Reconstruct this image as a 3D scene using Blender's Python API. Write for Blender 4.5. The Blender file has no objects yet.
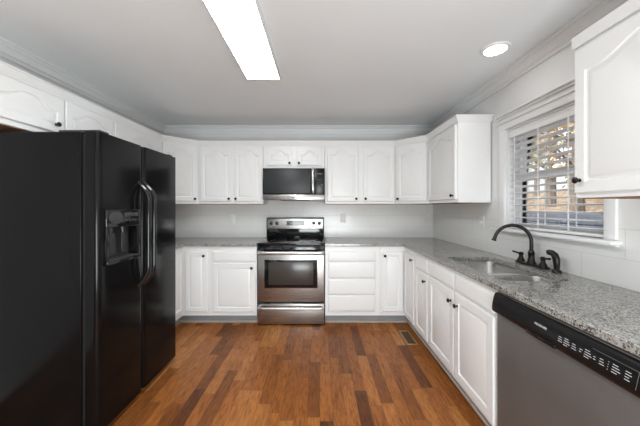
import bpy, bmesh, math, random
from mathutils import Vector, Matrix
random.seed(7)
S = bpy.context.scene
COL = S.collection
PI = math.pi

# ------------------------------------------------------------------ camera, world, sun, big lights, exposure
H = 1.325                       # eye height
CEIL = 2.415
XL, XR, YB, YR = -2.12, 1.54, 3.729, -1.5     # left, right, back, rear walls
cam_d = bpy.data.cameras.new('camera')
cam = bpy.data.objects.new('camera', cam_d); COL.objects.link(cam)
cam.location = (0, 0, H); cam.rotation_euler = (PI/2, 0, 0)
cam_d.sensor_width = 36; cam_d.lens = 275/640*36; cam_d.shift_y = -5.5/640
cam_d.clip_start = 0.05; cam_d.clip_end = 300
S.camera = cam

W = bpy.data.worlds.new('sky'); S.world = W; W.use_nodes = True
wn = W.node_tree.nodes; wl = W.node_tree.links
bg = wn['Background']; bg.inputs['Strength'].default_value = 0.5
sky = wn.new('ShaderNodeTexSky'); sky.sky_type = 'NISHITA'; sky.sun_disc = False
sky.sun_elevation = math.radians(38); sky.sun_rotation = math.radians(-70); sky.dust_density = 3.0
hz = wn.new('ShaderNodeHueSaturation'); hz.inputs['Saturation'].default_value = .35
wl.new(sky.outputs['Color'], hz.inputs['Color']); wl.new(hz.outputs['Color'], bg.inputs['Color'])

sun_d = bpy.data.lights.new('sun', 'SUN'); sun_d.energy = 3.0; sun_d.angle = math.radians(1.0); sun_d.color = (1, .93, .82)
sun = bpy.data.objects.new('sun', sun_d); COL.objects.link(sun)
sun.rotation_euler = Vector((0.75, 0.25, -0.62)).to_track_quat('-Z', 'Y').to_euler()

fill_d = bpy.data.lights.new('rear_fill_light', 'AREA'); fill_d.shape = 'RECTANGLE'  # added fill light behind the camera, tilted up to brighten the ceiling
fill_d.size = 1.5; fill_d.size_y = 1.3; fill_d.energy = 104; fill_d.color = (.93, .985, 1.0)
fill = bpy.data.objects.new('rear_fill_light', fill_d); COL.objects.link(fill)
fill.location = (.30, YR - .06, .70); fill.rotation_euler = (PI/2 + .76, 0, 0)

S.view_settings.view_transform = 'Standard'; S.view_settings.look = 'None'
S.view_settings.gamma = 1; S.view_settings.exposure = 0.0; S.view_settings.use_curve_mapping = False
LAMP = 24.0        # ceiling panel emission
CAN = 22.0         # recessed can emission

# ------------------------------------------------------------------ materials
MAT = {}
def new_mat(name, color=(.8,.8,.8), rough=.5, metal=0.0, spec=.5, emit=None, estr=0, coat=0):
    m = bpy.data.materials.new(name); m.use_nodes = True
    b = m.node_tree.nodes['Principled BSDF']
    b.inputs['Base Color'].default_value = (*color, 1); b.inputs['Roughness'].default_value = rough
    b.inputs['Metallic'].default_value = metal; b.inputs['Specular IOR Level'].default_value = spec
    if coat: b.inputs['Coat Weight'].default_value = coat; b.inputs['Coat Roughness'].default_value = .05
    if emit: b.inputs['Emission Color'].default_value = (*emit, 1); b.inputs['Emission Strength'].default_value = estr
    MAT[name] = m
    return m
class NT:
    def __init__(s, m): s.t = m.node_tree; s.b = s.t.nodes['Principled BSDF']
    def n(s, typ, **kw):
        x = s.t.nodes.new('ShaderNode' + typ)
        for k, v in kw.items():
            if k in ('operation','blend_type','data_type','noise_dimensions','feature','offset','offset_frequency','squash','wave_type','bands_direction','interpolation_type','distance'): setattr(x, k, v)
            else: x.inputs[k.replace('_', ' ')].default_value = v
        return x
    def l(s, a, b): s.t.links.new(a, b)
    def coord(s): return s.t.nodes.new('ShaderNodeTexCoord').outputs['Object']
    def math(s, op, a, b=None):
        x = s.t.nodes.new('ShaderNodeMath'); x.operation = op
        for i, v in enumerate((a, b)):
            if v is None: continue
            if isinstance(v, (int, float)): x.inputs[i].default_value = v
            else: s.l(v, x.inputs[i])
        return x.outputs[0]
    def ramp(s, fac, stops, interp='LINEAR'):
        r = s.t.nodes.new('ShaderNodeValToRGB'); r.color_ramp.interpolation = interp
        e = r.color_ramp.elements
        while len(e) < len(stops): e.new(.5)
        for x, (p, c) in zip(e, stops): x.position = p; x.color = (*c, 1)
        s.l(fac, r.inputs['Fac']); return r.outputs['Color']
    def mix(s, fac, a, b, mode='MIX'):
        x = s.t.nodes.new('ShaderNodeMix'); x.data_type = 'RGBA'; x.blend_type = mode
        for i, v in ((0, fac), (6, a), (7, b)):
            if isinstance(v, (int, float)): x.inputs[i].default_value = v
            elif isinstance(v, tuple): x.inputs[i].default_value = (*v, 1)
            else: s.l(v, x.inputs[i])
        return x.outputs[2]
    def bump(s, h, strength, dist=.002):
        x = s.t.nodes.new('ShaderNodeBump'); x.inputs['Strength'].default_value = strength; x.inputs['Distance'].default_value = dist
        s.l(h, x.inputs['Height']); s.l(x.outputs['Normal'], s.b.inputs['Normal'])
    def noise(s, vec, scale, detail=3, rough=.5):
        x = s.t.nodes.new('ShaderNodeTexNoise'); x.inputs['Scale'].default_value = scale
        x.inputs['Detail'].default_value = detail; x.inputs['Roughness'].default_value = rough
        s.l(vec, x.inputs['Vector']); return x.outputs['Fac']
    def mapping(s, vec, scale=(1,1,1), rot=(0,0,0)):
        x = s.t.nodes.new('ShaderNodeMapping'); x.inputs['Scale'].default_value = scale; x.inputs['Rotation'].default_value = rot
        s.l(vec, x.inputs['Vector']); return x.outputs[0]

def soft_paint(name, col, rough, var=.03, scale=3, bump=.05):
    m = new_mat(name, col, rough); t = NT(m); c = t.coord()
    f = t.noise(c, scale, 3)
    t.l(t.ramp(f, [(.3, tuple(x*(1-var) for x in col)), (.7, tuple(min(1, x*(1+var)) for x in col))]), t.b.inputs['Base Color'])
    t.bump(t.noise(c, 180, 2), bump, .001)
    return m
soft_paint('cabinet_white', (.84,.84,.835), .32, .012, 5, .02)
soft_paint('wall_paint', (.76,.76,.76), .75, .015)
soft_paint('ceiling_paint', (.815,.838,.850), .9, .01)
soft_paint('trim_white', (.80,.80,.80), .4, .01)
soft_paint('plastic_white', (.82,.82,.80), .35, .005)
soft_paint('shoe_beige', (.42,.37,.32), .5, .08, 6)
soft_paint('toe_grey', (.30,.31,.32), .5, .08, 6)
new_mat('blind_white', (.86,.86,.86), .45)
m = new_mat('raw_wood', (.30,.14,.05), .6); t = NT(m)
t.l(t.ramp(t.noise(t.mapping(t.coord(), (30,3,30)), 2, 4), [(.3,(.20,.085,.03)),(.7,(.38,.19,.075))]), t.b.inputs['Base Color'])

def tile_mat(name, axis):
    m = new_mat(name, (.78,.775,.76), .22); t = NT(m)
    sep = t.n('SeparateXYZ'); t.l(t.coord(), sep.inputs[0])
    cmb = t.n('CombineXYZ'); t.l(sep.outputs[axis], cmb.inputs[0]); t.l(sep.outputs['Z'], cmb.inputs[1])
    br = t.n('TexBrick', Scale=1.0, Mortar_Size=.0022, Mortar_Smooth=.3, Brick_Width=.46, Row_Height=.152, Color1=(.79,.785,.77,1), Color2=(.77,.765,.75,1), Mortar=(.66,.655,.64,1))
    br.offset = .5
    t.l(cmb.outputs[0], br.inputs['Vector']); t.l(br.outputs['Color'], t.b.inputs['Base Color'])
    t.bump(t.math('SUBTRACT', 1.0, br.outputs['Fac']), .25, .002)
tile_mat('tile_back', 'X'); tile_mat('tile_side', 'Y')

m = new_mat('granite', (.5,.5,.48), .11, spec=.5); t = NT(m); c = t.coord()
v = t.n('TexVoronoi', Scale=175.0, Randomness=1.0); t.l(c, v.inputs['Vector'])
cell = t.n('SeparateColor'); t.l(v.outputs['Color'], cell.inputs[0])
v2 = t.n('TexVoronoi', Scale=300.0); t.l(c, v2.inputs['Vector'])
cell2 = t.n('SeparateColor'); t.l(v2.outputs['Color'], cell2.inputs[0])
cloud = t.noise(c, 14, 4, .6)
f = t.math('ADD', t.math('MULTIPLY', cell.outputs[0], .6), t.math('MULTIPLY', cloud, .55))
base = t.ramp(f, [(0,(.02,.02,.021)),(.30,(.06,.06,.057)),(.40,(.19,.187,.175)),(.57,(.33,.322,.30)),(.77,(.46,.45,.425)),(.93,(.34,.33,.305))])
fl = t.ramp(cell2.outputs[1], [(0,(1,1,1)),(.80,(1,1,1)),(.84,(.12,.11,.10)),(.92,(.30,.25,.2))], 'CONSTANT')
t.l(t.mix(.75, base, fl, 'MULTIPLY'), t.b.inputs['Base Color'])

# plank floor: planks run along Y; every plank its own tone
m = new_mat('plank_floor', (.3,.14,.06), .33, spec=.22); t = NT(m); c = t.coord()
sep = t.n('SeparateXYZ'); t.l(c, sep.inputs[0])
PW, PL = .083, .62
u = t.math('DIVIDE', sep.outputs['X'], PW); row = t.math('FLOOR', u)
wr = t.n('TexWhiteNoise', noise_dimensions='1D'); t.l(row, wr.inputs['W'])
vv = t.math('ADD', t.math('DIVIDE', sep.outputs['Y'], PL), t.math('MULTIPLY', wr.outputs['Value'], 7.3)); seg = t.math('FLOOR', vv)
cm = t.n('CombineXYZ'); t.l(row, cm.inputs[0]); t.l(seg, cm.inputs[1])
wr2 = t.n('TexWhiteNoise', noise_dimensions='2D'); t.l(cm.outputs[0], wr2.inputs['Vector'])
tone = t.ramp(wr2.outputs['Value'], [(0,(.115,.038,.012)),(.14,(.22,.074,.019)),(.45,(.315,.107,.026)),(.75,(.37,.134,.034)),(1,(.47,.192,.054))])
gv = t.n('VectorMath', operation='ADD'); t.l(c, gv.inputs[0])
gs = t.n('VectorMath', operation='SCALE', Scale=9.7); t.l(wr2.outputs['Color'], gs.inputs[0]); t.l(gs.outputs[0], gv.inputs[1])
grain = t.noise(t.mapping(gv.outputs[0], (58,7,1)), 1.6, 6, .72)
g2 = t.noise(t.mapping(gv.outputs[0], (16,3.5,1)), 1.3, 3, .5)
col = t.mix(.75, tone, t.ramp(grain, [(.34,(.36,.31,.28)),(.5,(.95,.95,.95)),(.66,(1.3,1.3,1.3))]), 'MULTIPLY')
col = t.mix(.5, col, t.ramp(g2, [(.28,(.5,.45,.42)),(.48,(1,1,1)),(1,(1.15,1.15,1.15))]), 'MULTIPLY')
ef = t.math('MINIMUM', t.math('FRACT', u), t.math('SUBTRACT', 1.0, t.math('FRACT', u)))
ev = t.math('MINIMUM', t.math('FRACT', vv), t.math('SUBTRACT', 1.0, t.math('FRACT', vv)))
gap = t.math('MAXIMUM', t.math('LESS_THAN', ef, .012), t.math('LESS_THAN', ev, .0022))
col = t.mix(t.math('MULTIPLY', gap, .55), col, (.06,.025,.012))
t.l(col, t.b.inputs['Base Color'])
t.l(t.ramp(grain, [(.3,(.42,)*3),(.7,(.27,)*3)]), t.b.inputs['Roughness'])
t.bump(t.math('SUBTRACT', t.math('MULTIPLY', grain, .3), gap), .12, .001)

def brushed(name, col, rough, scale):
    m = new_mat(name, col, rough, 1.0); t = NT(m); c = t.coord()
    f = t.noise(t.mapping(c, scale), 1, 3, .6)
    t.l(t.ramp(f, [(.3,(rough*.8,)*3),(.7,(rough*1.25,)*3)]), t.b.inputs['Roughness'])
    t.l(t.ramp(f, [(.3,tuple(x*.93 for x in col)),(.7,tuple(x*1.05 for x in col))]), t.b.inputs['Base Color'])
brushed('steel', (.41,.395,.38), .30, (3,3,420))
brushed('steel_bright', (.66,.65,.63), .24, (3,3,420))
brushed('steel_handle', (.74,.73,.71), .34, (3,3,420))
brushed('steel_dark', (.20,.193,.187), .48, (3,420,3)); MAT['steel_dark'].node_tree.nodes['Principled BSDF'].inputs['Metallic'].default_value = .55
brushed('sink_steel', (.50,.49,.475), .30, (300,4,4))
m = new_mat('fridge_black', (.004,.004,.0042), .15, spec=.20); t = NT(m); c = t.coord()
t.bump(t.noise(c, 260, 2), .05, .0006)
m = new_mat('fridge_side', (.005,.005,.0052), .20, spec=.16); t = NT(m); c = t.coord()
t.bump(t.noise(c, 260, 2), .05, .0006)
new_mat('black_gloss', (.008,.008,.009), .07, spec=.5)
new_mat('black_glass', (.006,.006,.007), .04, spec=.5)
new_mat('mw_glass', (.032,.034,.036), .38, spec=.35)
new_mat('oven_glass', (.050,.043,.038), .22, spec=.5)
new_mat('black_plastic', (.02,.02,.021), .32)
new_mat('grey_plastic', (.035,.035,.037), .35)
new_mat('dark_rubber', (.01,.01,.01), .7)
new_mat('bronze', (.022,.018,.016), .30, .6)
new_mat('white_print', (.6,.6,.6), .5)
new_mat('display_grey', (.16,.17,.17), .2)
new_mat('display_light', (.62,.63,.62), .25)
new_mat('vent_dark', (.16,.09,.045), .5, .3)
new_mat('panel_black', (.008,.008,.0085), .25, spec=.28)
new_mat('key_grey', (.22,.22,.22), .4)
new_mat('brass_vent', (.44,.30,.15), .4, .5)
new_mat('socket_dark', (.12,.12,.12), .5)
new_mat('lamp_lens', (.9,.9,.9), .5, emit=(.95,.985,1), estr=LAMP)
new_mat('can_lens', (.9,.9,.9), .5, emit=(1,.97,.93), estr=CAN)
m = bpy.data.materials.new('window_glass'); m.use_nodes = True; MAT['window_glass'] = m
nt = m.node_tree; nt.nodes.remove(nt.nodes['Principled BSDF'])
tr = nt.nodes.new('ShaderNodeBsdfTransparent'); gl = nt.nodes.new('ShaderNodeBsdfGlossy'); gl.inputs['Roughness'].default_value = .02
mx = nt.nodes.new('ShaderNodeMixShader'); fr = nt.nodes.new('ShaderNodeFresnel'); fr.inputs['IOR'].default_value = 1.25
nt.links.new(fr.outputs[0], mx.inputs[0]); nt.links.new(tr.outputs[0], mx.inputs[1]); nt.links.new(gl.outputs[0], mx.inputs[2])
nt.links.new(mx.outputs[0], nt.nodes['Material Output'].inputs['Surface'])
# outdoors
m = new_mat('leaf_litter', (.4,.26,.13), .9); t = NT(m); c = t.coord()
v = t.n('TexVoronoi', Scale=11.0); t.l(c, v.inputs['Vector'])
cs = t.n('SeparateColor'); t.l(v.outputs['Color'], cs.inputs[0])
t.l(t.mix(t.noise(c, 1.1, 4), t.ramp(cs.outputs[0], [(0,(.07,.045,.03)),(.25,(.20,.13,.075)),(.5,(.36,.26,.16)),(.7,(.50,.42,.31)),(.85,(.13,.13,.06))], 'CONSTANT'), (.25,.18,.115)), t.b.inputs['Base Color'])
m = new_mat('blue_timber', (.085,.10,.15), .8); t = NT(m)
t.l(t.ramp(t.noise(t.mapping(t.coord(), (1,1.5,30)), 2, 4), [(.3,(.025,.032,.048)),(.7,(.075,.09,.12))]), t.b.inputs['Base Color'])
m = new_mat('bark', (.12,.09,.07), .9); t = NT(m)
t.l(t.ramp(t.noise(t.mapping(t.coord(), (9,9,1.5)), 2, 4), [(.3,(.05,.04,.03)),(.7,(.2,.16,.12))]), t.b.inputs['Base Color'])
def leaf(name, a, b):
    m = new_mat(name, a, .7); t = NT(m)
    t.l(t.ramp(t.noise(t.coord(), 2.2, 3), [(.35,a),(.65,b)]), t.b.inputs['Base Color'])
leaf('leaf_green', (.16,.24,.05), (.42,.46,.12)); leaf('leaf_yellow', (.50,.43,.14), (.66,.62,.34)); leaf('leaf_tan', (.36,.24,.13), (.58,.46,.28))

# ------------------------------------------------------------------ mesh helpers
class B:
    """collects shapes into one bmesh"""
    def __init__(s): s.m = bmesh.new()
    def _merge(s, tmp):
        me = bpy.data.meshes.new('tmp'); tmp.to_mesh(me); tmp.free(); s.m.from_mesh(me); bpy.data.meshes.remove(me)
    def box(s, x0, x1, y0, y1, z0, z1, bev=0, seg=2, mat=None):
        tmp = bmesh.new(); bmesh.ops.create_cube(tmp, size=1)
        bmesh.ops.scale(tmp, vec=(x1-x0, y1-y0, z1-z0), verts=tmp.verts)
        bmesh.ops.translate(tmp, vec=((x0+x1)/2, (y0+y1)/2, (z0+z1)/2), verts=tmp.verts)
        if bev: bmesh.ops.bevel(tmp, geom=tmp.edges[:], offset=bev, segments=seg, affect='EDGES', profile=.5)
        if mat is not None: tmp.transform(mat)
        s._merge(tmp); return s
    def poly(s, pts, z0, z1, bev=0):
        tmp = bmesh.new(); vs = [tmp.verts.new((x, y, z0)) for x, y in pts]
        f = tmp.faces.new(vs); r = bmesh.ops.extrude_face_region(tmp, geom=[f])
        bmesh.ops.translate(tmp, vec=(0,0,z1-z0), verts=[v for v in r['geom'] if isinstance(v, bmesh.types.BMVert)])
        bmesh.ops.recalc_face_normals(tmp, faces=tmp.faces)
        if bev: bmesh.ops.bevel(tmp, geom=tmp.edges[:], offset=bev, segments=2, affect='EDGES', profile=.5)
        s._merge(tmp); return s
    def ring_skin(s, rings, closed_ring=True, caps=True, loop=False):
        vr = [[s.m.verts.new(p) for p in r] for r in rings]; n = len(vr[0])
        pairs = list(zip(vr, vr[1:])) + ([(vr[-1], vr[0])] if loop else [])
        for a, b in pairs:
            for i in range(n if closed_ring else n-1):
                j = (i+1) % n; s.m.faces.new((a[i], a[j], b[j], b[i]))
        if caps and not loop:
            s.m.faces.new(vr[0][::-1]); s.m.faces.new(vr[-1])
        return s
    def tube(s, pts, rad, seg=12, flat=1.0, up=None):
        pts = [Vector(p) for p in pts]; n = len(pts)
        if not isinstance(rad, (list, tuple)): rad = [rad]*n
        rings = []; ref = None
        for i, p in enumerate(pts):
            d = (pts[min(i+1, n-1)] - pts[max(i-1, 0)]).normalized()
            if ref is None:
                ref = Vector(up) if up else (Vector((0,0,1)) if abs(d.z) < .9 else Vector((1,0,0)))
            a = (ref - d*ref.dot(d)).normalized(); b = d.cross(a); ref = a
            rings.append([p + (a*math.cos(k*2*PI/seg)*flat + b*math.sin(k*2*PI/seg))*rad[i] for k in range(seg)])
        return s.ring_skin(rings)
    def lathe(s, prof, o=(0,0,0), axis=(0,0,1), seg=20):
        """prof: (radius, distance along axis)"""
        ax = Vector(axis).normalized(); a = ax.orthogonal().normalized(); b = ax.cross(a); o = Vector(o)
        rings = [[o + ax*h + (a*math.cos(k*2*PI/seg) + b*math.sin(k*2*PI/seg))*max(r, .0002) for k in range(seg)] for r, h in prof]
        return s.ring_skin(rings)
    def sweep(s, path, prof, z, loop=False):
        """path 2D, profile (out, dz); out is to the right of the travel direction"""
        P = [Vector(p) for p in path]; n = len(P); rings = []
        for i in range(n):
            d0 = (P[i]-P[i-1]).normalized() if (i > 0 or loop) else None
            d1 = (P[(i+1) % n]-P[i]).normalized() if (i < n-1 or loop) else None
            d0 = d0 or d1; d1 = d1 or d0
            n0 = Vector((d0.y, -d0.x)); n1 = Vector((d1.y, -d1.x)); mvec = (n0+n1).normalized(); k = 1/max(.3, mvec.dot(n0))
            rings.append([(P[i].x + mvec.x*k*o, P[i].y + mvec.y*k*o, z+dz) for o, dz in prof])
        return s.ring_skin(rings, loop=loop)
def make(name, b, mat, parent=None, loc=None, rot=None, smooth=35, extra=()):
    bm = b.m if isinstance(b, B) else b
    bmesh.ops.recalc_face_normals(bm, faces=bm.faces)
    me = bpy.data.meshes.new(name); bm.to_mesh(me); bm.free()
    me.materials.append(MAT[mat])
    if smooth:
        for p in me.polygons: p.use_smooth = True
        me.set_sharp_from_angle(angle=math.radians(smooth))
    o = bpy.data.objects.new(name, me); COL.objects.link(o)
    if parent: o.parent = parent
    if loc: o.location = loc
    if rot: o.rotation_euler = rot
    return o
def tag(o, label, cat, group=None):
    o['label'] = label; o['category'] = cat
    if group: o['group'] = group
    return o
def thing(name, label, cat, loc=(0,0,0), rz=0, group=None):
    o = bpy.data.objects.new(name, None); COL.objects.link(o); o.empty_display_size = .1
    o.location = loc; o.rotation_euler = (0, 0, rz)
    return tag(o, label, cat, group)
def struct(name, b, mat, parent=None, **kw):
    o = make(name, b, mat, parent, **kw)
    if not parent: o['kind'] = 'structure'
    return o
def cut(o, cb):
    """subtract the shape cb (in o's own space) from mesh object o"""
    c = make('cutter', cb, 'black_plastic', o.parent, smooth=0)
    c.matrix_basis = o.matrix_basis.copy()
    md = o.modifiers.new('cut', 'BOOLEAN'); md.object = c; md.operation = 'DIFFERENCE'; md.solver = 'EXACT'
    bpy.context.view_layer.update()
    me = bpy.data.meshes.new_from_object(o.evaluated_get(bpy.context.evaluated_depsgraph_get()))
    o.modifiers.clear(); old = o.data; o.data = me; me.name = o.name
    bpy.data.objects.remove(c); bpy.data.meshes.remove(old)
    me.set_sharp_from_angle(angle=math.radians(35))
def lettering(name, s, size, mat, parent, loc, depth=.0006, align='LEFT'):
    cu = bpy.data.curves.new('lettering', 'FONT'); cu.body = s; cu.size = size; cu.extrude = depth; cu.align_x = align
    tmp = bpy.data.objects.new('lettering', cu); COL.objects.link(tmp); bpy.context.view_layer.update()
    me = bpy.data.meshes.new_from_object(tmp.evaluated_get(bpy.context.evaluated_depsgraph_get()))
    bpy.data.objects.remove(tmp); bpy.data.curves.remove(cu)
    me.materials.clear(); me.materials.append(MAT[mat])
    o = bpy.data.objects.new(name, me); COL.objects.link(o); o.parent = parent; o.location = loc; o.rotation_euler = (PI/2, 0, 0)
    return o

# ------------------------------------------------------------------ door / drawer / knob builders (front faces local -y)
def offset_loop(pts, d):
    n = len(pts); out = []
    for i in range(n):
        p, a, b = Vector(pts[i]), Vector(pts[i-1]), Vector(pts[(i+1) % n])
        e0 = (p-a).normalized(); e1 = (b-p).normalized()
        n0 = Vector((-e0.y, e0.x)); n1 = Vector((-e1.y, e1.x)); mv = (n0+n1).normalized()
        out.append(p + mv*(d/max(.4, mv.dot(n0))))
    return out
def door_mesh(w, h, arch=0, stile=.052, t=.020, rail=None):
    rail = rail or stile
    N = 32 if arch else 1
    def prof(u):
        a = abs(u)
        return 0 if a > .82 else .5*(1+math.cos(PI*min(1, max(0, (a-.12)/.70))))
    def outline(d):
        zs = h - rail - arch - d; p = [(stile+d, rail+d), (w-stile-d, rail+d)]
        for i in range(N+1):
            u = 1-2*i/N; p.append((w/2 + u*(w/2-stile-d), zs + arch*prof(u)))
        return p
    rect = [(0,0), (w,0)] + [(w/2 + (1-2*i/N)*w/2, h) for i in range(N+1)]
    def loop(p, y): return [(x, y, z) for x, z in p]
    def inset(p, d): return [(min(max(x, d), w-d), min(max(z, d), h-d)) for x, z in p]
    rings = [loop(rect, 0), loop(rect, -t+.006), loop(inset(rect, .0025), -t+.002), loop(inset(rect, .006), -t),
             loop(outline(0), -t), loop(outline(.003), -t+.008), loop(outline(.009), -t+.010), loop(outline(.026), -t+.002), loop(outline(.030), -t+.001)]
    b = B(); b.ring_skin(rings, caps=True)
    big = [f for f in b.m.faces if len(f.verts) > 4]
    if big: bmesh.ops.triangulate(b.m, faces=big)
    return b
def slab_mesh(w, h, t=.020):
    b = B(); r = lambda d, y: [(d,y,d),(w-d,y,d),(w-d,y,h-d),(d,y,h-d)]
    return b.ring_skin([r(0,0), r(0,-t+.009), r(.004,-t+.007), r(.007,-t+.003), r(.014,-t+.0005), r(.018,-t)])
def knob(parent, x, z, t=.020):
    b = B(); b.lathe([(.0,0),(.009,0),(.009,.002),(.0055,.004),(.005,.012),(.012,.016),(.0155,.021),(.0145,.026),(.008,.0295),(0,.030)], (x, -t, z), (0,-1,0), 16)
    return make('knob', b, 'bronze', parent)
def door(parent, x, z, w, h, arch=0, knob_at=None, stile=.052, loc_y=0, rz=0, name='door', lab=None):
    o = make(name, door_mesh(w, h, arch, stile), 'cabinet_white', parent, (x, loc_y, z), (0,0,rz), smooth=28)
    if knob_at: knob(o, *knob_at)
    return o
def drawer(parent, x, z, w, h, has_knob=None, name='drawer'):
    o = make(name, slab_mesh(w, h), 'cabinet_white', parent, (x, 0, z), smooth=28)
    if has_knob: knob(o, *has_knob)
    return o

# ------------------------------------------------------------------ setting: shell of the room
struct('floor', B().box(XL-.14, XR+.14, YR-.14, YB+.14, -.05, 0), 'plank_floor', smooth=0)
struct('ceiling', B().box(XL-.14, XR+.14, YR-.14, YB+.14, CEIL, CEIL+.2), 'ceiling_paint', smooth=0)
struct('wall_back', B().box(XL-.14, XR+.14, YB, YB+.14, 0, CEIL), 'wall_paint', smooth=0)
struct('wall_left', B().box(XL-.14, XL, YR-.14, YB, 0, CEIL), 'wall_paint', smooth=0)
WY0, WY1, WZ0, WZ1 = 1.475, 2.265, 1.155, 1.965
b = B(); b.box(XR, XR+.14, YR-.14, WY0, 0, CEIL).box(XR, XR+.14, WY1, YB, 0, CEIL).box(XR, XR+.14, WY0, WY1, 0, WZ0).box(XR, XR+.14, WY0, WY1, WZ1, CEIL)
struct('wall_right', b, 'wall_paint', smooth=0)
b = B(); b.box(XL, -1.5, YR-.14, YR, 0, CEIL).box(1.1, XR, YR-.14, YR, 0, CEIL).box(-1.5, 1.1, YR-.14, YR, 2.1, CEIL)  # unseen opening added to let the fill light through
struct('wall_rear', b, 'wall_paint', smooth=0)
crown = [(0,-.088),(.014,-.088),(.016,-.076),(.010,-.074),(.012,-.066),(.022,-.060),(.026,-.046),(.038,-.030),(.054,-.022),(.056,-.016),(.066,-.016),(.068,-.012),(.084,-.010),(.084,0),(0,0)]
struct('trim_1', B().sweep([(XL, YR), (XL, YB), (XR, YB), (XR, YR)], crown, CEIL), 'trim_white', smooth=25)
b = B(); b.box(XL+.002, XR-.009, YB-.008, YB, .86, 1.40)
struct('trim_2', b, 'tile_back', smooth=0)
b = B(); b.box(XR-.008, XR, WY1+.07, YB, .86, 1.40).box(XR-.008, XR, .3, WY1+.07, .86, 1.13).box(XR-.008, XR, .3, WY0-.055, 1.13, 1.40)
struct('trim_3', b, 'tile_side', smooth=0)

# ------------------------------------------------------------------ window with sashes, casing, stool
win = bpy.data.objects.new('window_1', None); COL.objects.link(win); win['kind'] = 'structure'; win.location = (XR, (WY0+WY1)/2, WZ0)
wy = (WY0+WY1)/2; hw = (WY1-WY0)/2; hh = WZ1-WZ0
def wbox(b, x0, x1, y0, y1, z0, z1, bev=.0015): return b.box(x0, x1, y0, y1, z0, z1, bev)
b = B()
wbox(b, -.022, 0, -hw-.062, -hw, 0, hh, .004); wbox(b, -.022, 0, hw, hw+.070, 0, hh, .004)
b.box(0.001, .139, -hw, -hw+.012, 0, hh).box(.001, .139, hw-.012, hw, 0, hh).box(.001, .139, -hw+.012, hw-.012, hh-.012, hh)
make('casing', b, 'trim_white', win)
b = B()
wbox(b, -.024, 0, -hw-.07, hw+.078, hh, hh+.060, .003); wbox(b, -.034, 0, -hw-.08, hw+.088, hh+.052, hh+.066, .003)
wbox(b, -.028, 0, -hw-.074, hw+.082, hh+.066, hh+.090, .004); wbox(b, -.042, 0, -hw-.072, hw+.080, hh+.088, hh+.106, .005)
wbox(b, -.058, 0, -hw-.078, hw+.086, hh+.106, hh+.122, .004)
make('head_casing', b, 'trim_white', win)
b = B(); wbox(b, -.068, .10, -hw-.082, hw+.12, -.024, 0, .008); wbox(b, -.030, 0, -hw-.07, hw+.10, -.034, -.022, .004)
make('window_stool', b, 'trim_white', win)
def sash(x0, z0, z1, name):
    b = B(); x1 = x0+.035; f = .042; y0, y1 = -hw+.013, hw-.013
    b.box(x0, x1, y0, y0+f, z0, z1, .003).box(x0, x1, y1-f, y1, z0, z1, .003).box(x0, x1, y0+f, y1-f, z0, z0+f, .003).box(x0, x1, y0+f, y1-f, z1-f, z1, .003)
    o = make(name, b, 'trim_white', win)
    make('pane', B().box(x0+.016, x0+.019, y0+f-.004, y1-f+.004, z0+f-.004, z1-f+.004), 'window_glass', o, smooth=0)
sash(.062, .004, hh/2+.02, 'lower_sash'); sash(.099, hh/2-.02, hh-.013, 'upper_sash')

# ------------------------------------------------------------------ outdoors
b = B(); N = 44; g = []
for i in range(N+1):
    r = []
    for j in range(N+1):
        X = 1.9 + i*.55; Y = -8 + j*1.1
        z = .05 if X < 4.9 else 1.02 + (X-4.9)*.105 + .12*math.sin(X*1.3+Y*.7) + random.uniform(-.06, .06)
        r.append(b.m.verts.new((X, Y, z)))
    g.append(r)
for i in range(N):
    for j in range(N): b.m.faces.new((g[i][j], g[i+1][j], g[i+1][j+1], g[i][j+1]))
o = struct('ground_yard', b, 'leaf_litter', smooth=0)
b = B()
for k in range(6): b.box(4.62, 4.80, -4, 14, .0+k*.205, .195+k*.205, .012)
for k in range(7): b.box(4.54, 4.64, -3+k*2.4, -2.88+k*2.4, .0, 1.24, .01)
tag(make('timber_retaining_wall', b, 'blue_timber'), 'blue-grey timber retaining wall outside the window below the leafy bank', 'wall')
def tree(x, y, z0, hgt, lean, lm, label, seed, n=1700, spread=1.6):
    rng = random.Random(seed)
    t = thing('tree', label, 'tree', (x, y, z0))
    b = B(); b.tube([(0,0,0),(lean*.2,.05,hgt*.3),(lean*.6,.1,hgt*.6),(lean,0,hgt)], [.15,.12,.08,.03], 8)
    tips = []
    for k in range(13):
        q = rng.uniform(.22, .92); a = rng.uniform(0, 2*PI); L = rng.uniform(.6, 1.0)*spread*(1.15-q*.6)
        p0 = Vector((lean*q, .06, hgt*q)); p1 = p0 + Vector((math.cos(a)*L*.5, math.sin(a)*L*.5, .22*L)); p2 = p0 + Vector((math.cos(a)*L, math.sin(a)*L, .55*L+rng.uniform(-.2,.2)))
        b.tube([p0, p1, p2], [.05, .03, .010], 6); tips += [p1, p2, (p1+p2)/2]
    make('trunk', b, 'bark', t)
    f = B()
    for k in range(n):
        c = rng.choice(tips) + Vector((rng.gauss(0,.36), rng.gauss(0,.36), rng.gauss(0,.30)))
        s_ = rng.uniform(.045, .10); R = Matrix.Rotation(rng.uniform(0, 6.28), 3, Vector((rng.gauss(0,1), rng.gauss(0,1), rng.gauss(0,1))).normalized())
        vs = [f.m.verts.new(c + R @ Vector(p)) for p in ((-s_,0,0),(0,-s_*.55,.01),(s_,0,0),(0,s_*.55,.01))]
        f.m.faces.new(vs)
    make('foliage', f, lm, t, smooth=0)
tree(7.2, 8.6, 1.2, 5.2, .4, 'leaf_green', 'green-leaved tree on the bank, seen through the upper left blind gaps', 1)
tree(10.6, 10.9, 1.6, 5.6, -.3, 'leaf_yellow', 'yellow autumn tree on the bank, seen at the upper right of the window', 2)
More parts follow.
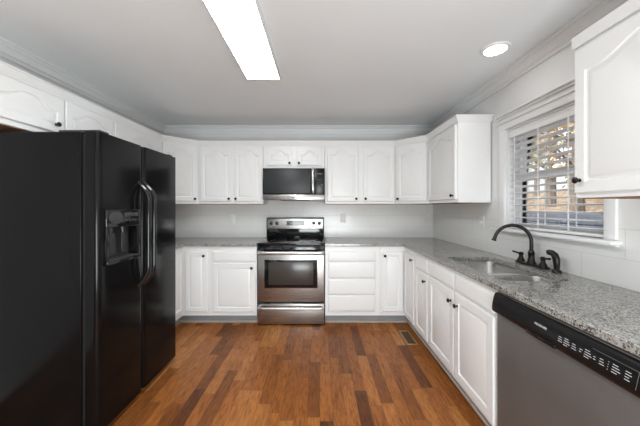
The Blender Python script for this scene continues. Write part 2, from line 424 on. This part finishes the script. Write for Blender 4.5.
tree(5.6, 6.0, 1.05, 3.0, .2, 'leaf_tan', 'small tan-leaved tree growing just behind the timber wall', 3, 1300, 1.0)
tree(13.0, 16.5, 1.9, 6.5, .3, 'leaf_green', 'far green tree at the back of the bank', 4, 1700, 2.2)
tree(16.0, 15.5, 2.2, 6.0, -.5, 'leaf_tan', 'far tan tree high on the bank against the sky', 5, 1700, 2.0)

# ------------------------------------------------------------------ wall cabinets
UB, UT = 1.37, 2.105            # bottom and top of the wall cabinets
XFL, XFR, YF = XL+.305, XR-.305, 3.404      # face planes: left, right, back
DZ, DH = UB+.03, .672
def bottom_panel(t, pts, z): make('bottom_panel', B().poly(pts, z-.004, z), 'raw_wood', t, smooth=0)['label'] = 'bare brown wood underside'
def wall_cab(label, loc, rz, w, depth, doors, zb=UB, zt=UT):
    """doors: (x, z, w, h, arch, knob)"""
    t = thing('wall_cabinet', label, 'cabinet', loc, rz)
    make('cabinet_body', B().box(.0008, w-.0008, 0, depth-.002, zb, zt, .0015, 1), 'cabinet_white', t)
    bottom_panel(t, [(.02,.02),(w-.02,.02),(w-.02,depth-.012),(.02,depth-.012)], zb)
    for d in doors: door(t, *d)
    return t
# left wall: pair above fridge, then one by the corner
DT = .018
wall_cab('short white wall cabinet with arched twin doors directly above the black fridge', (XFL, 1.462, 0), PI/2, .933, .303,
         [(.010, 1.838, .462, .240, .050, (.398, .052), .045), (.484, 1.838, .440, .240, .050, (.050, .030), .045)], 1.805)
wall_cab('white wall cabinet on the left wall, behind the far end of the fridge', (XFL, 2.397, 0), PI/2, .72, .303,
         [(.02, DZ, .68, DH, .062, (.645, .035))])
def diag_cab(label, P1, P2, poly):
    t = thing('corner_wall_cabinet', label, 'cabinet', (P1[0], P1[1], 0), math.atan2(P2[1]-P1[1], P2[0]-P1[0]))
    L = math.hypot(P2[0]-P1[0], P2[1]-P1[1]); R = Matrix.Rotation(-t.rotation_euler.z, 2)
    loc = [tuple(R @ (Vector(p)-Vector(P1))) for p in poly]
    make('cabinet_body', B().poly(loc, UB, UT), 'cabinet_white', t, smooth=0)
    cx = sum(p[0] for p in loc)/len(loc); cy = sum(p[1] for p in loc)/len(loc)
    bottom_panel(t, [(cx+(x-cx)*.94, cy+(y-cy)*.94) for x, y in loc], UB)
    return t, L
e = .0015
P1, P2 = (XFL, 3.119), (-1.51, YF)
t, L = diag_cab('white diagonal corner wall cabinet in the left corner, partly hidden by the fridge', P1, P2, [P1, P2, (-1.51, YB-.01), (XL+e, YB-.01), (XL+e, 3.119)])
door(t, .02, DZ, L-.04, DH, .062, (L-.04-.03, .03))
Q1, Q2 = (.932, YF), (XFR, 3.119)
t, L = diag_cab('white diagonal corner wall cabinet in the right corner with one arched door', Q1, Q2, [Q1, Q2, (XR-.01, 3.119), (XR-.01, YB-.01), (.932, YB-.01)])
door(t, .02, DZ, L-.04, DH, .062, (.03, .03))
bd = YB-.009-YF
wall_cab('white two-door wall cabinet left of the microwave', (-1.508, YF, 0), 0, .808, bd,
         [(.036, DZ, .384, DH, .062, (.355, .032), .044), (.450, DZ, .346, DH, .062, (.024, .032), .044)])
wall_cab('short white two-door wall cabinet directly above the microwave', (-.698, YF, 0), 0, .756, bd,
         [(.040, 1.842, .312, .228, .05, (.284, .028), .042), (.412, 1.842, .312, .228, .05, (.028, .028), .042)], 1.815)
wall_cab('white two-door wall cabinet right of the microwave', (.060, YF, 0), 0, .870, bd,
         [(.030, DZ, .384, DH, .062, (.355, .032), .044), (.470, DZ, .384, DH, .062, (.028, .032), .044)])
wall_cab('white single-door wall cabinet between the right corner and the window', (XFR, 3.117, 0), -PI/2, .657, .295,
         [(.02, DZ, .617, DH, .062, (.582, .035))])
wall_cab('near white wall cabinet at the right edge, in front of the window', (XFR, 1.327, 0), -PI/2, .72, .295,
         [(.010, UB+.022, .676, DH+.008, .062, (.030, .060))])
cc = [(0,-.058),(.006,-.058),(.010,-.048),(.022,-.030),(.028,-.014),(.034,-.011),(.034,0),(-.012,0),(-.012,-.058)]
cp = [(XL+.004, 1.460), (XFL, 1.460), (XFL, 3.119), (-1.51, YF), (.932, YF), (XFR, 3.119), (XFR, 2.458), (XR-.004, 2.458)]
tag(make('cabinet_crown_moulding', B().sweep(cp, cc, UT+.041), 'cabinet_white', smooth=25), 'white crown moulding running along the tops of the main wall cabinets', 'moulding')
tag(make('cabinet_crown_moulding', B().sweep([(XR-.004, 1.325), (XFR, 1.325), (XFR, .608), (XR-.004, .608)], [(-o, z) for o, z in cc], UT+.041), 'cabinet_white', smooth=25),
    'short white crown moulding on top of the near right wall cabinet', 'moulding')

# ------------------------------------------------------------------ base cabinets
CT, CB = .92, .888              # counter top / underside
BF, BL_, BR_ = 3.107, -1.55, .96     # base faces: back, left, right
BT = CB - .001
def base_body(t, pts, toe):
    make('cabinet_body', B().poly(pts, .105, BT), 'cabinet_white', t, smooth=0)
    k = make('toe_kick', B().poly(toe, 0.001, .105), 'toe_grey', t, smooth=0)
def base_cab(label, loc, rz, w, depth, name='base_cabinet'):
    t = thing(name, label, 'cabinet', loc, rz)
    if name == 'sink_base_cabinet':                       # open top so the bowls hang inside
        b = B().box(.0008, w-.0008, 0, .020, .105, BT).box(.0008, .009, .020, depth, .105, BT).box(w-.009, w-.0008, .020, depth, .105, BT)
        b.box(.009, w-.009, .020, depth, .105, .125).box(.009, w-.009, depth-.008, depth, .125, BT)
        make('cabinet_body', b, 'cabinet_white', t, smooth=0)
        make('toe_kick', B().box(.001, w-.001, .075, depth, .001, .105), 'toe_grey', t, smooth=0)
        return t
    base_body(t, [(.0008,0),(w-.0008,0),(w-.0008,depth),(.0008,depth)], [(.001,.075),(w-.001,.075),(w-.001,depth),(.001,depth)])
    return t
bdep = YB-.012-BF; rdep = XR-.012-BR_
# left L-shaped corner unit
def corner_unit(label, loc, pts, toe):
    t = thing('corner_base_cabinet', label, 'cabinet', (loc[0], loc[1], 0))
    sh = lambda p: [(x-loc[0], y-loc[1]) for x, y in p]
    base_body(t, sh(pts), sh(toe)); return t
t = corner_unit('white L-shaped corner base cabinet beside the fridge', (BL_, BF), 
    [(XL+.012,2.42),(BL_,2.42),(BL_,BF),(-1.252,BF),(-1.252,YB-.012),(XL+.012,YB-.012)],
    [(XL+.012,2.42),(BL_-.075,2.42),(BL_-.075,BF+.075),(-1.252,BF+.075),(-1.252,YB-.012),(XL+.012,YB-.012)])
door(t, .034, .155, .245, .672, 0, (.214, .628), .045)
door(t, 0, .155, .30, .672, 0, (.035, .628), .045, loc_y=-.335, rz=PI/2)
# between the left corner and the range
t = base_cab('white base cabinet with one drawer over one door, left of the range', (-1.250, BF, 0), 0, .536, bdep)
drawer(t, .045, .715, .478, .112); door(t, .045, .150, .478, .545, 0, (.440, .497), .05)
t = base_cab('white four-drawer base cabinet right of the range', (.058, BF, 0), 0, .620, bdep, 'drawer_cabinet')
for z, h in ((.157,.178),(.345,.176),(.531,.178),(.719,.115)): drawer(t, .034, z, .530, h)
t = corner_unit('white L-shaped corner base cabinet in the right corner', (BR_, BF),
    [(.680,BF),(BR_,BF),(BR_,2.748),(XR-.012,2.748),(XR-.012,YB-.012),(.680,YB-.012)],
    [(.680,BF+.075),(BR_+.065,BF+.075),(BR_+.065,2.748),(XR-.012,2.748),(XR-.012,YB-.012),(.680,YB-.012)])
door(t, -.262, .155, .236, .672, 0, (.028, .628), .045)
door(t, 0, .140, .300, .690, 0, (.272, .648), .045, loc_y=-.030, rz=-PI/2)
t = base_cab('narrow white base cabinet with drawer and door, between the corner and sink cabinets', (BR_, 2.746, 0), -PI/2, .344, rdep)
drawer(t, .022, .745, .300, .110); door(t, .022, .138, .300, .592, 0, (.264, .525), .05)
t = base_cab('wide white sink base cabinet with two doors below false drawer fronts', (BR_, 2.400, 0), -PI/2, .920, rdep, 'sink_base_cabinet')
drawer(t, .018, .745, .440, .110, None, 'false_drawer_front'); drawer(t, .474, .745, .434, .110, None, 'false_drawer_front')
door(t, .018, .138, .440, .592, 0, (.408, .520), .055); door(t, .474, .138, .434, .592, 0, (.044, .512), .055)
# shoe moulding at the back run's toe
shoe = [(0,0),(.014,0),(.012,.010),(.006,.016),(0,.018)]
struct('trim_4', B().sweep([(BL_-.074, 2.42), (BL_-.074, BF+.074), (-.716, BF+.074)], shoe, .001), 'shoe_beige')
struct('trim_5', B().sweep([(.062, BF+.074), (BR_+.064, BF+.074), (BR_+.064, 1.482)], shoe, .001), 'shoe_beige')

# ------------------------------------------------------------------ countertops
def slab(name, outer, hole, mat, label):
    bm = bmesh.new()
    def loop(p):
        vs = [bm.verts.new((x, y, CT)) for x, y in p]; return [bm.edges.new((vs[i-1], vs[i])) for i in range(len(vs))]
    ed = loop(outer) + (loop(hole) if hole else [])
    bmesh.ops.triangle_fill(bm, use_beauty=True, use_dissolve=False, edges=ed)
    bmesh.ops.recalc_face_normals(bm, faces=bm.faces)
    if bm.faces[:][0].normal.z < 0: bmesh.ops.reverse_faces(bm, faces=bm.faces)
    r = bmesh.ops.extrude_face_region(bm, geom=bm.faces[:])
    bmesh.ops.translate(bm, vec=(0,0,CB-CT), verts=[v for v in r['geom'] if isinstance(v, bmesh.types.BMVert)])
    o = make(name, bm, mat, smooth=30); tag(o, label, 'countertop')
    md = o.modifiers.new('edge', 'BEVEL'); md.width = .003; md.segments = 2; md.limit_method = 'ANGLE'; md.angle_limit = math.radians(60)
    return o
CF, CLX, CRX = 3.082, -1.525, .932
slab('countertop', [(XL+.003,2.42),(CLX,2.42),(CLX,CF),(-.712,CF),(-.712,YB-.010),(XL+.003,YB-.010)], None, 'granite', 'speckled grey granite countertop left of the range')
def rrect(x0, x1, y0, y1, r, seg=6):
    out = []
    for cx, cy, a0 in ((x1-r,y1-r,0),(x0+r,y1-r,90),(x0+r,y0+r,180),(x1-r,y0+r,270)):
        for k in range(seg+1):
            a = math.radians(a0 + 90*k/seg); out.append((cx+r*math.cos(a), cy+r*math.sin(a)))
    return out
SX0, SX1, SY0, SY1 = 1.022, 1.402, 1.514, 2.245
slab('countertop', [(.056,CF),(CRX,CF),(CRX,.74),(XR-.010,.74),(XR-.010,YB-.010),(.056,YB-.010)], rrect(SX0, SX1, SY0, SY1, .055), 'granite',
     'long speckled grey granite countertop holding the sink, right of the range')

# sink
t = thing('kitchen_sink', 'stainless double-bowl undermount sink set in the granite countertop', 'sink', ((SX0+SX1)/2, (SY0+SY1)/2, CB-.20))
ox, oy, oz = t.location
def bowl(y0, y1, dep):
    b = B(); r0 = [(x-ox, y-oy) for x, y in rrect(SX0-.004, SX1+.004, y0, y1, .052)]
    def ring(d, z, p=r0):
        cx = sum(q[0] for q in p)/len(p); cy = sum(q[1] for q in p)/len(p); hx = (SX1-SX0)/2; hy = (y1-y0)/2
        return [(cx+(x-cx)*(1-d/hx), cy+(y-cy)*(1-d/hy), z-oz) for x, y in p]
    z0 = CB-.003
    rings = [ring(-.012, z0+.002), ring(0, z0), ring(.004, z0-.015), ring(.012, z0-dep+.03), ring(.030, z0-dep+.006), ring(.055, z0-dep), ring(.12, z0-dep-.003)]
    b.ring_skin(rings, caps=False); vs = [v for v in b.m.verts][-len(r0):]; b.m.faces.new(vs)
    o = make('bowl', b, 'sink_steel', t, smooth=60)
    make('drain', B().lathe([(0,0),(.045,0),(.045,.003),(.036,.004),(.030,.001),(0,.001)], ((SX0+SX1)/2-ox, (y0+y1)/2-oy, z0-dep-.003-oz)), 'steel_bright', o)
bowl(1.795, SY1+.004, .185); bowl(SY0-.004, 1.770, .165)
make('bowl_divider', B().box(SX0+.002-ox, SX1-.002-ox, 1.769-oy, 1.796-oy, CB-.07-oz, CB+.010-oz, .006), 'steel_bright', t)

# faucet, side spray
FX, FY = 1.472, 1.915
t = thing('faucet', 'dark bronze gooseneck faucet with two lever handles behind the sink', 'faucet', (FX, FY, CT))
make('deck_plate', B().box(-.026, .026, -.130, .130, .0005, .014, .006, 3), 'bronze', t)
b = B(); b.lathe([(.0,.012),(.029,.012),(.029,.020),(.023,.032),(.018,.06),(.020,.085),(.022,.090),(.017,.098),(.014,.11),(0,.112)])
sx, sy = -.965, .26                     # spout swing direction
R = .114; pts = [(0,0,.10),(0,0,.13),(0,0,.165)]
for k in range(1, 15):
    a = PI*k/14*.93; q = R*(1-math.cos(a)); pts.append((sx*q, sy*q, .165 + R*math.sin(a)))
b.tube(pts, [.0118]*len(pts), 14)
ex, ey, ez = pts[-1]
b.lathe([(0,-.004),(.0118,0),(.0135,.012),(.0165,.020),(.015,.024),(0,.024)], (ex, ey, ez), Vector(pts[-1])-Vector(pts[-2]))
make('spout', b, 'bronze', t)
for sgn in (1, -1):
    b = B(); b.lathe([(0,.012),(.026,.012),(.025,.022),(.015,.042),(.012,.056),(.017,.064),(.017,.072),(.010,.080),(0,.082)], (0, sgn*.100, 0))
    d = Vector((-.05 if sgn < 0 else -.25, .96*sgn, 0)); o0 = Vector((0, sgn*.100, .068))
    b.tube([o0, o0+d*.03+Vector((0,0,.003)), o0+d*.062+Vector((0,0,.008)), o0+d*.068+Vector((0,0,.008))], [.008,.0065,.0075,.004], 10)
    make('handle', b, 'bronze', t)
t = thing('side_sprayer', 'dark bronze side sprayer standing on the counter right of the faucet', 'sprayer', (1.468, 1.705, CT))
make('escutcheon', B().lathe([(0,.0005),(.027,.0005),(.026,.010),(.019,.020),(.0,.021)]), 'bronze', t)
b = B(); b.tube([(0,0,.018),(0,0,.05),(0,.004,.085),(-.004,.010,.108),(-.012,.022,.120),(-.022,.036,.122),(-.026,.042,.120)], [.015,.017,.020,.020,.018,.018,.014], 14)
make('spray_head', b, 'bronze', t)

# ------------------------------------------------------------------ dishwasher (faces -X)
t = thing('dishwasher', 'stainless dishwasher with black control panel under the granite counter', 'dishwasher', (.945, 1.474, 0), -PI/2)
DWW = .692
make('tub', B().box(.004, DWW-.004, .03, .56, .10, .880, .003), 'black_plastic', t)
make('door_panel', B().box(.004, DWW-.004, 0, .028, .115, .768, .006, 3), 'steel_dark', t)
make('toe_panel', B().box(.006, DWW-.006, .07, .09, .004, .098), 'black_plastic', t)
b = B()
prof = [(.028,.768),(-.014,.768),(-.025,.778),(-.027,.793),(-.024,.820),(-.014,.862),(-.006,.872),(.028,.874)]
b.ring_skin([[(x, y, z) for y, z in prof] for x in (.002, DWW-.002)])
cp_ = make('control_panel', b, 'panel_black', t, smooth=50)
md = cp_.modifiers.new('edge', 'BEVEL'); md.width = .004; md.segments = 2; md.limit_method = 'ANGLE'; md.angle_limit = math.radians(50)
make('top_trim', B().box(.02, DWW-.004, -.006, .02, .8755, .8795, .001), 'steel_dark', t)
# lettering sits on the sloping face: local frame of the panel
ang = math.atan2(.010, .042)
face = bpy.data.objects.new('label_strip', None)
def on_panel(b_or_text, name, x, z, **kw): pass
PR = Matrix.Translation((0, -.0242, .820)) @ Matrix.Rotation(-ang, 4, 'X')
b = B()
def bar(x, z, w, h=.0022): b.box(x, x+w, -.0008, .0002, z, z+h, mat=PR)
for x0, x1, rows in ((.411,.431,3),(.435,.461,6),(.468,.488,3),(.497,.509,2),(.516,.543,4),(.547,.556,2),(.567,.585,3),(.593,.597,4),(.606,.632,4),(.643,.662,6)):
    rows = min(rows, 4)
    for r in range(rows):
        k = .66 + .34*((r*7 + int(x0*1000)) % 3)/2
        bar(x0 + .001, (rows-1)*.0040 - r*.0080 - .001, (x1-x0-.002)*k, .0020)
make('control_legend', b, 'white_print', t, smooth=0)['label'] = 'rows of small white control legends'
b = B(); b.box(.540, .676, -.0006, .0003, .0265, .0278, mat=PR).box(.676, .6772, -.0006, .0003, -.026, .0278, mat=PR)
make('panel_outline', b, 'steel_dark', t, smooth=0)
o = lettering('brand_lettering', 'FRIGIDAIRE', .0125, 'white_print', t, (0,0,0)); o.rotation_euler = (0,0,0)
o.matrix_basis = PR @ Matrix.Translation((.292, -.0008, .006)) @ Matrix.Rotation(PI/2, 4, 'X'); o['label'] = 'white brand name'
make('handle_pocket', B().box(.25, .40, -.0285, -.022, .7705, .784, .002), 'black_gloss', t)

# ------------------------------------------------------------------ range
RX0, RXW = -.705, .758
t = thing('range', 'freestanding stainless electric range with black glass cooktop', 'range', (RX0, 3.078, 0))
make('range_body', B().box(.003, RXW-.003, .045, .60, .03, .900, .003), 'black_plastic', t)
for fx in (.05, RXW-.05):
    for fy in (.08, .55): make('foot', B().lathe([(0,.0005),(.018,.0005),(.018,.008),(.008,.012),(.008,.031),(0,.031)], (fx, fy, 0), seg=10), 'dark_rubber', t)
make('cooktop', B().box(0, RXW, .012, .545, .900, .926, .006, 3), 'black_glass', t)
for cx, cy, r in ((.20,.40,.085),(.56,.40,.11),(.20,.16,.11),(.56,.16,.085)):
    b = B(); b.ring_skin([[(cx+q*math.cos(k*PI/20), cy+q*math.sin(k*PI/20), z) for k in range(40)] for q, z in ((r-.004,.9262),(r-.004,.9266),(r,.9266),(r,.9262))], caps=False, loop=True)
    make('burner_ring', b, 'grey_plastic', t)
make('front_vent_strip', B().box(.004, RXW-.004, .020, .05, .800, .8995, .004), 'black_gloss', t)
for k in range(6): make('vent_slot', B().box(.10+k*.10, .165+k*.10, .0185, .021, .862, .868), 'grey_plastic', t, smooth=0)
od = make('oven_door', B().box(.004, RXW-.004, .006, .044, .266, .797, .006, 3), 'steel', t)
make('window_trim', B().box(.078, RXW-.078, .0035, .010, .418, .742, .003), 'steel_bright', od)
make('window_frame', B().box(.084, RXW-.084, .0015, .009, .424, .736, .002), 'black_gloss', od)
make('oven_window', B().box(.128, RXW-.128, -.0005, .008, .458, .712, .001), 'oven_glass', od)
def range_handle(p, z, r=.0135):
    b = B(); x0, x1 = .02, RXW-.02; b.tube([(x0, .010, z),(x0+.004, -.020, z),(x0+.02, -.038, z),(x0+.06, -.043, z),(RXW/2, -.046, z),(x1-.06, -.043, z),(x1-.02, -.038, z),(x1-.004, -.020, z),(x1, .010, z)], [r*1.1]*3+[r]*3+[r*1.1]*3, 14)
    make('handle', b, 'steel_handle', p)
make('handle_mount', B().box(.03, RXW-.03, .012, .022, .79, .83, .003), 'black_plastic', od); range_handle(od, .824, .0175)
dr = make('storage_drawer', B().box(.004, RXW-.004, .008, .044, .014, .244, .006, 3), 'steel', t)
range_handle(dr, .208, .015)
make('drawer_gap', B().box(.01, RXW-.01, .03, .044, .243, .267), 'dark_rubber', t, smooth=0)
bgd = make('backguard', B().box(.0, RXW, .545, .630, .905, 1.190, .008, 3), 'black_gloss', t)
pnl = make('control_panel', B().box(.010, RXW-.010, .537, .55, 1.040, 1.180, .006, 3), 'steel_bright', bgd)
for x in (.067, .140, .622, .695):
    b = B(); b.lathe([(0,0),(.024,0),(.024,.004),(.019,.006),(.017,.024),(.014,.026),(0,.026)], (x, .537, 1.118), (0,-1,0), 18)
    b.box(x-.003, x+.003, .509, .513, 1.106, 1.136)
    make('knob', b, 'black_plastic', bgd)
make('display', B().box(.262, .500, .5345, .538, 1.085, 1.150, .001), 'display_light', bgd)
make('display_window', B().box(.268, .345, .5335, .536, 1.090, 1.146, .001), 'display_grey', bgd)

# ------------------------------------------------------------------ microwave over the range
MX0, MXW = -.692, .750
t = thing('microwave', 'stainless over-the-range microwave with dark glass door', 'microwave', (MX0, 3.322, 1.412))
MH = .399
make('microwave_body', B().box(.001, MXW-.001, .02, .39, .012, MH, .002), 'grey_plastic', t)
make('vent_underside', B().box(.20, .56, .03, .34, .000, .0125, .004), 'black_plastic', t)
make('top_vent_trim', B().box(.003, MXW-.003, .0, .03, MH-.012, MH-.001, .002), 'trim_white', t)
d = make('door', B().box(.003, .588, -.012, .02, .070, MH-.013, .004), 'black_gloss', t)
make('door_glass', B().box(.018, .576, -.0135, -.010, .082, MH-.024, .001), 'mw_glass', d)
b = B(); b.tube([(.607,-.008,.08),(.607,-.030,.095),(.607,-.038,.13),(.607,-.041,.22),(.607,-.038,.33),(.607,-.030,.365),(.607,-.008,.38)], [.0165]*7, 14)
make('handle', b, 'steel_bright', d)
p = make('control_panel', B().box(.590, MXW-.003, -.012, .02, .070, MH-.013, .004), 'panel_black', t)
for r in range(5):
    for c in range(3): make('key', B().box(.660+c*.024, .668+c*.024, -.0126, -.0118, .115+r*.032, .119+r*.032), 'key_grey', p, smooth=0)
make('display', B().box(.66, .72, -.0126, -.0118, .315, .322), 'key_grey', p, smooth=0)
make('start_key', B().box(.714, .721, -.0126, -.0118, .178, .192), 'display_light', p, smooth=0)
bt = make('bottom_rail', B().box(.003, MXW-.003, -.010, .02, .004, .069, .004), 'steel', t)
make('badge_plate', B().box(.300, .508, -.0115, -.009, .010, .062, .001), 'steel_bright', bt)
make('badge', B().box(.350, .395, -.0122, -.0112, .033, .038), 'grey_plastic', bt, smooth=0)

# ------------------------------------------------------------------ refrigerator (faces +X)
t = thing('refrigerator', 'black side-by-side refrigerator with ice and water dispenser', 'refrigerator', (-1.245, 1.545, 0), PI/2)
FW = .848
make('fridge_body', B().box(0, FW, .098, .850, .03, 1.752, .006, 3), 'fridge_side', t)
make('door_seal', B().box(.012, FW-.012, .074, .099, .06, 1.742), 'dark_rubber', t, smooth=0)
make('base_grille', B().box(.012, FW-.012, .060, .10, .004, .058, .004), 'black_plastic', t)
SPL = .392
def fdoor(x0, x1, z0, z1, r=.030):
    b = B(); prof = []
    lo, hi = (x0, x1)
    # plan outline with rounded front edges
    for cx, a0 in ((lo+r, 180), (hi-r, 270)):
        for k in range(9):
            a = math.radians(a0 + 90*k/8); prof.append((cx + r*math.cos(a), r + r*math.sin(a)))
    prof = prof + [(hi, .075), (lo, .075)]
    b.poly(prof, z0, z1)
    return b
fz = make('freezer_door', fdoor(0, SPL-.004, .046, 1.755), 'fridge_black', t)
ff = make('fresh_food_door', fdoor(SPL+.004, FW, .046, 1.755), 'fridge_black', t)
cut(fz, B().box(.062, .322, -.03, .062, 1.005, 1.205))
# dispenser
dp = make('dispenser', B().box(.045, .340, -.012, .004, 1.205, 1.312, .006, 3).box(.045, .066, -.012, .004, .990, 1.207, .005, 2).box(.319, .340, -.012, .004, .990, 1.207, .005, 2)
          .box(.045, .340, -.020, .012, .985, 1.012, .006, 3), 'black_gloss', fz)
dp['label'] = 'recessed ice and water dispenser frame'
make('dispenser_well', B().box(.063, .321, .056, .0615, 1.006, 1.204), 'grey_plastic', fz, smooth=0)
b = B(); b.lathe([(0,0),(.05,0),(.05,.003),(.046,.0045),(0,.005)], (.118, -.012, 1.262), (0,-1,0), 24)
for v in b.m.verts: v.co.x = .118 + (v.co.x-.118)*1.15; v.co.z = 1.262 + (v.co.z-1.262)*.72
for k in range(4): b.box(.195+k*.030, .215+k*.030, -.0155, -.011, 1.238, 1.250, .001)
b.box(.190, .315, -.0145, -.011, 1.268, 1.292, .002)
make('dispenser_controls', b, 'grey_plastic', fz)
for x in (.13, .235):
    b = B(); b.box(x-.026, x+.026, .018, .026, 1.045, 1.165, .004); b.tube([(x, .035, 1.20), (x, .03, 1.15)], [.018, .012], 12)
    make('dispenser_paddle', b, 'black_plastic', fz)
make('drip_tray', B().box(.066, .318, -.016, .054, 1.004, 1.016, .003), 'grey_plastic', fz)
def fhandle(p, x, lean):
    b = B(); pts = []
    for k in range(25):
        s_ = k/24; z = .785 + s_*.715; e_ = min(s_, 1-s_)
        k1 = math.sin(min(1, e_/.16)*PI/2)
        pts.append((x + lean*(1-k1)*.014, .006 - .066*k1, z))
    b.tube(pts, [.0165]*25, 14, flat=.75, up=(0,-1,0))
    make('handle', b, 'black_gloss', p)
fhandle(fz, SPL-.030, -1); fhandle(ff, SPL+.034, -1)
make('hinge_cover', B().box(.035, .085, .020, .26, 1.7525, 1.772, .006, 3).box(.02, .09, .008, .07, 1.7552, 1.768, .004), 'black_plastic', t)
make('hinge_cover', B().box(FW-.085, FW-.035, .020, .26, 1.7555, 1.772, .006, 3), 'black_plastic', t)

# ------------------------------------------------------------------ window blind
t = thing('window_blind', 'white horizontal slatted blind hanging open inside the window', 'blind', (XR+.028, wy, WZ1-.013))
bw = hw - .016
make('valance', B().box(-.022, .028, -bw, bw, -.062, 0, .004), 'blind_white', t)
b = B(); n = 15; ztop = -.085; zbot = -(hh-.013)+.045; tilt = math.radians(11)
for k in range(n):
    z = ztop + (zbot-ztop)*k/(n-1)
    Mx = Matrix.Translation((.003, 0, z)) @ Matrix.Rotation(tilt, 4, 'Y')
    b.box(-.024, .024, -bw+.003, bw-.003, -.0015, .0015, .0008, 1, mat=Mx)
make('slats', b, 'blind_white', t)
make('bottom_rail', B().box(-.023, .028, -bw+.002, bw-.002, -(hh-.013)+.003, -(hh-.013)+.022, .004), 'blind_white', t)
for y in (1.712-wy, 1.950-wy, 2.186-wy):
    b = B()
    for dx in (-.0225, .0285): b.box(dx-.0006, dx+.0006, y-.005, y+.005, zbot-.02, -.05)
    make('ladder_tape', b, 'blind_white', t, smooth=0)

# ------------------------------------------------------------------ ceiling lights, outlets, vent
t = thing('ceiling_light', 'long rectangular fluorescent ceiling light glowing over the middle of the floor', 'ceiling light', (-.455, 1.60, CEIL-.055))
make('housing', B().box(-.132, .132, -.62, .62, .006, .0545, .002).box(-.132, -.127, -.62, .62, -.001, .008).box(.127, .132, -.62, .62, -.001, .008).box(-.127, .127, -.62, -.615, -.001, .008).box(-.127, .127, .615, .62, -.001, .008), 'trim_white', t)
make('diffuser', B().box(-.1268, .1268, -.6148, .6148, 0, .006, .001), 'lamp_lens', t)
def can_light(x, y, label):
    t = thing('recessed_light', label, 'ceiling light', (x, y, CEIL-.012))
    b = B(); b.lathe([(.068,.004),(.070,0),(.088,.003),(.092,.0115),(.068,.0115)], seg=32)
    b.m.faces.ensure_lookup_table(); bmesh.ops.delete(b.m, geom=[f for f in b.m.faces if len(f.verts) > 4], context='FACES')
    make('trim_ring', b, 'trim_white', t)
    make('lens', B().lathe([(0,.005),(.066,.004),(.0675,.0075),(.066,.0115),(0,.0115)], seg=32), 'can_lens', t)
can_light(1.205, 1.89, 'small round recessed ceiling light above the sink')
def outlet(name, label, loc, rz, switch=False):
    t = thing(name, label, 'outlet' if not switch else 'switch', loc, rz)
    make('cover_plate', B().box(-.036, .036, -.006, 0, -.058, .058, .002), 'plastic_white', t)
    for s_ in ((0,) if switch else (-.021, .021)):
        if switch: make('toggle', B().box(-.006, .006, -.015, -.005, -.012, .012, .002), 'plastic_white', t)
        else:
            o = make('socket', B().lathe([(0,0),(.0165,0),(.016,.0018),(0,.002)], (0, -.006, s_), (0,-1,0), 18), 'plastic_white', t)
            make('slots', B().box(-.007, -.005, -.0086, -.0078, s_-.002, s_+.006).box(.005, .007, -.0086, -.0078, s_-.002, s_+.006), 'socket_dark', o, smooth=0)
yb = YB-.0082
outlet('wall_outlet', 'white outlet on the back wall left of the range', (-1.185, yb, 1.17), 0)
outlet('wall_outlet', 'white outlet on the back wall just right of the range', (.312, yb, 1.18), 0)
outlet('wall_outlet', 'white outlet on the back wall near the right corner', (1.452, yb, 1.18), 0)
outlet('wall_switch', 'white switch plate on the right wall beside the window', (XR-.0082, 2.60, 1.185), -PI/2, True)
t = thing('floor_vent', 'tan metal floor vent beside the right base cabinets', 'vent', (.895, 2.80, 0))
b = B(); b.box(-.055, .055, -.15, -.132, .0005, .005, .0015).box(-.055, .055, .132, .15, .0005, .005, .0015).box(-.055, -.037, -.132, .132, .0005, .005, .0015).box(.037, .055, -.132, .132, .0005, .005, .0015)
make('vent_frame', b, 'brass_vent', t)
b = B(); b.box(-.037, .037, -.132, .132, .0003, .0012)
make('vent_shadow_plate', b, 'bronze', t, smooth=0)
b = B()
for k in range(12): b.box(-.037, .037, -.126+k*.022, -.116+k*.022, .0012, .0038)
make('vent_louvers', b, 'vent_dark', t, smooth=0)
